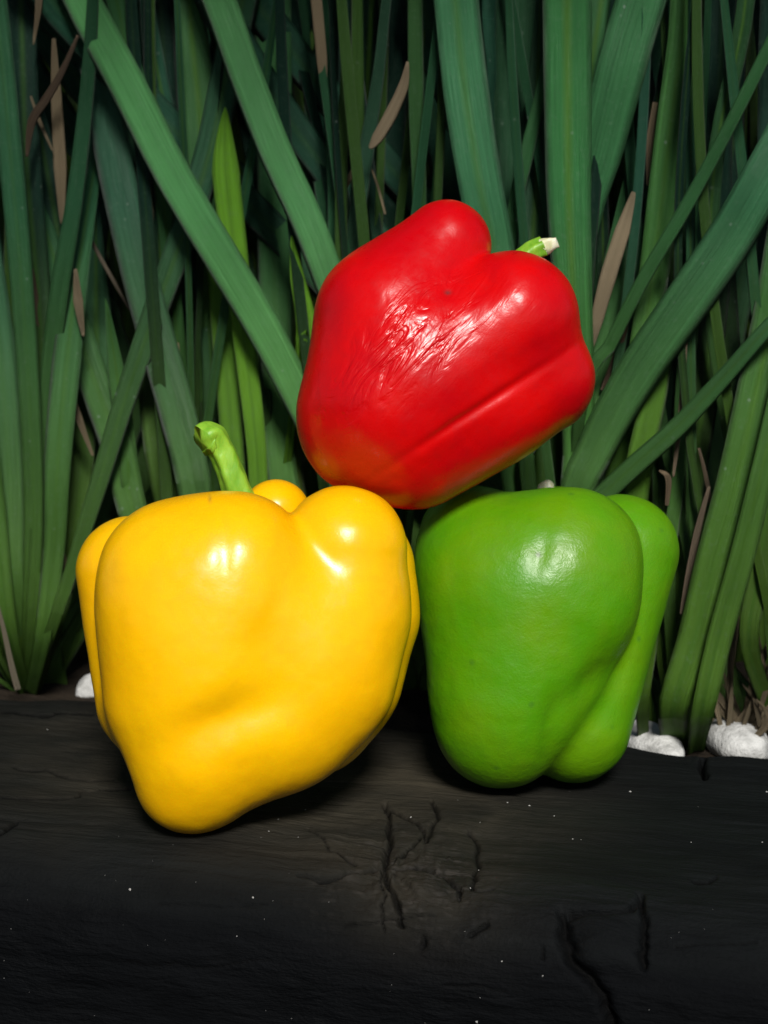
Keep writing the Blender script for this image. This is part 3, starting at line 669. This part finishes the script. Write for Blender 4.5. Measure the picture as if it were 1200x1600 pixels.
# thin blades inside the front plants
for key, x0, x1, n_ in (('L', -20, 230, 7), ('Y', 180, 470, 10), ('C', 430, 720, 14), ('G', 700, 1050, 10), ('R', 960, 1150, 7), ('X', 1080, 1220, 6)):
    for k in range(n_):
        xt = rng.uniform(x0, x1); xb = CL[key].location.x / S / 1.15 + 600 + rng.normal(0, 25); dy0 = rng.uniform(.045, .12); bow = rng.normal(0, 25); w_ = rng.uniform(9, 20); top = rng.choice([-200, -120, 60, 200], p=[.5, .3, .1, .1])
        pts = [(xt + (xb - xt) * f ** 1.3 + bow * math.sin(math.pi * f), top + (980 - top) * f, dy0 * (1 - f * .6)) for f in (0, .25, .5, .75, 1)]
        leaf(key, pts, [w_ * .6, w_, w_, w_, w_ * .8], [G, GD, GD, GB, (.05, .12, .025)][rng.integers(5)], rng.uniform(-.5, .5), fold=.35)
# added long blades, arching unseen above the frame to cast shade on the leaves
for k in range(30):
    key = 'LYCGRX'[k % 6]; root = CL[key]; x0 = root.location.x; xt = -.19 + .38 * (k + .5) / 30 + rng.uniform(-.01, .01); y0 = root.location.y
    fw = rng.uniform(.06, .17); zt = rng.uniform(.235, .31); dx = rng.uniform(-.10, .10)
    L = [(x0 + rng.normal(0, .01), y0 + .01, ZG - .004), (x0 + (xt - x0) * .45, y0 + .07, .04), (xt, y0 + .075, .17), (xt + dx * .3, y0 + .03, zt - .02), (xt + dx * .7, y0 - fw * .6, zt), (xt + dx, y0 - fw - .08, zt - .035)]
    V, F, A, U = leaf_geo(L, [.008, .011, .014, .016, .014, .0006], rng.uniform(-.3, .3), .25)
    V = np.array(V); A = np.clip((V[:, 2] - ZG) / .45, 0, 1)
    o = link('leaf', mesh('leaf', V - np.array(root.location), F, MLEAF, attrs={'t': A, 'u': U}), root); o.color = (GB[0], GB[1], GB[2], .2)  # added shade blade, arches unseen above the frame
# second row: more of the same plants, further back
def wild_leaf(bx, by, root=None, scale=1.0):
    az = rng.uniform(-1, 1); lean = rng.normal(0, .17) ; L_ = rng.uniform(.42, .72) * scale; dyl = rng.normal(.05, .10)
    droop = rng.uniform(.0, .22) * np.sign(lean + 1e-6); pts = []; wd = []
    w0 = rng.uniform(.006, .0135)
    for f in np.linspace(0, 1, 7):
        pts.append(np.array([bx + L_ * (math.sin(lean) * f + droop * .5 * f ** 3), by + L_ * dyl * f, ZG - .004 + L_ * (math.cos(lean) * f - abs(droop) * .35 * f ** 3)]))
        wd.append(w0 * min(1, (.6 + f * 1.2)) * (1 - max(0, f - .6) ** 1.5 * 3.4))
    return leaf_geo(pts, [max(x, .0006) for x in wd], rng.uniform(-.8, .8), rng.uniform(.05, .4), nseg=14)
LBL = 'strappy green plant in the shaded second row behind the front plants'
for k in range(12):
    X = -.25 + .5 * (k + .5) / 13 + rng.uniform(-.01, .01); Y = yb(600) + .13 + (k % 3) * .05 - X * .3 + rng.uniform(-.01, .01)
    root = thing('strappy_plant', (X, Y, ZG), LBL, 'plant', 'shaded second row plants')
    for j in range(6):
        V, F, A, U = wild_leaf(X + rng.normal(0, .018), Y + rng.normal(0, .015))
        o = link('leaf', mesh('leaf', np.array(V) - np.array(root.location), F, MLEAF, attrs={'t': A, 'u': U}), root)
        c = [(.006, .026, .014), (.0035, .015, .009), (.012, .042, .016), (.004, .018, .011)][rng.integers(4)]; o.color = (*c, 1)  # second row's shade is painted in with these near-black greens
BVt, BF, BA, BU = [], [], [], []
for k in range(900):
    X = rng.uniform(-.7, .7); Y = rng.uniform(.33, .76)
    V, F, A, U = wild_leaf(X, Y, scale=1.25); b = len(BVt); BVt += [tuple(v) for v in V]; BF += [tuple(i + b for i in f) for f in F]; BA += A; BU += U
o = tag(link('background_leaves', mesh('background_leaves', BVt, BF, MLEAF, attrs={'t': BA, 'u': BU})), 'dark thicket of long green leaves filling the background', 'foliage', kind='stuff')
o.color = (.003, .013, .008, 1)  # deep shade of the gaps put into the leaf colour

# ------------------------------------------------------------------ white stones
def stone(px, py, dy, size, sq, label, seed):
    p = at_z(px, py, ZG + .002); p[1] += dy
    n = 40; V = []; m = 24
    for j in range(m + 1):
        for i in range(n):
            th = math.pi * j / m; ph = 2 * math.pi * i / n
            V.append((math.sin(th) * math.cos(ph) * size[0], math.sin(th) * math.sin(ph) * size[1], math.cos(th) * size[2]))
    V = np.array(V); V = V * (1 + .09 * fbm(V / size[0] * 1.4, 2, seed))[:, None] + .0005 * np.stack([fbm(V * 300, 2, seed + i) for i in range(3)], 1)
    F = [(j * n + i, (j + 1) * n + i, (j + 1) * n + (i + 1) % n, j * n + (i + 1) % n) for j in range(m) for i in range(n)]
    o = link('white_stone', mesh('white_stone', V, F, MSTONE), None, (p[0], p[1], ZG + sq - size[2])); o.rotation_euler = (0, 0, seed)
    tag(o, label, 'stone', 'white stones behind the beam')
stone(140, 1086, .012, (.009, .006, .0075), .0086, 'white stone tip peeking over the beam left of the yellow pepper', 1)
stone(1003, 1172, .012, (.026, .009, .0070), .0098, 'flat white stone beside the lower right of the green pepper', 2)
stone(1160, 1180, .012, (.0175, .010, .0080), .0110, 'rounded white stone at the right edge near the dry litter', 5)

# contact checks
print('ZT', ZT, 'green min', GW[:, 2].min(), 'yellow min', YW[:, 2].min())
sc.cycles.samples = 128
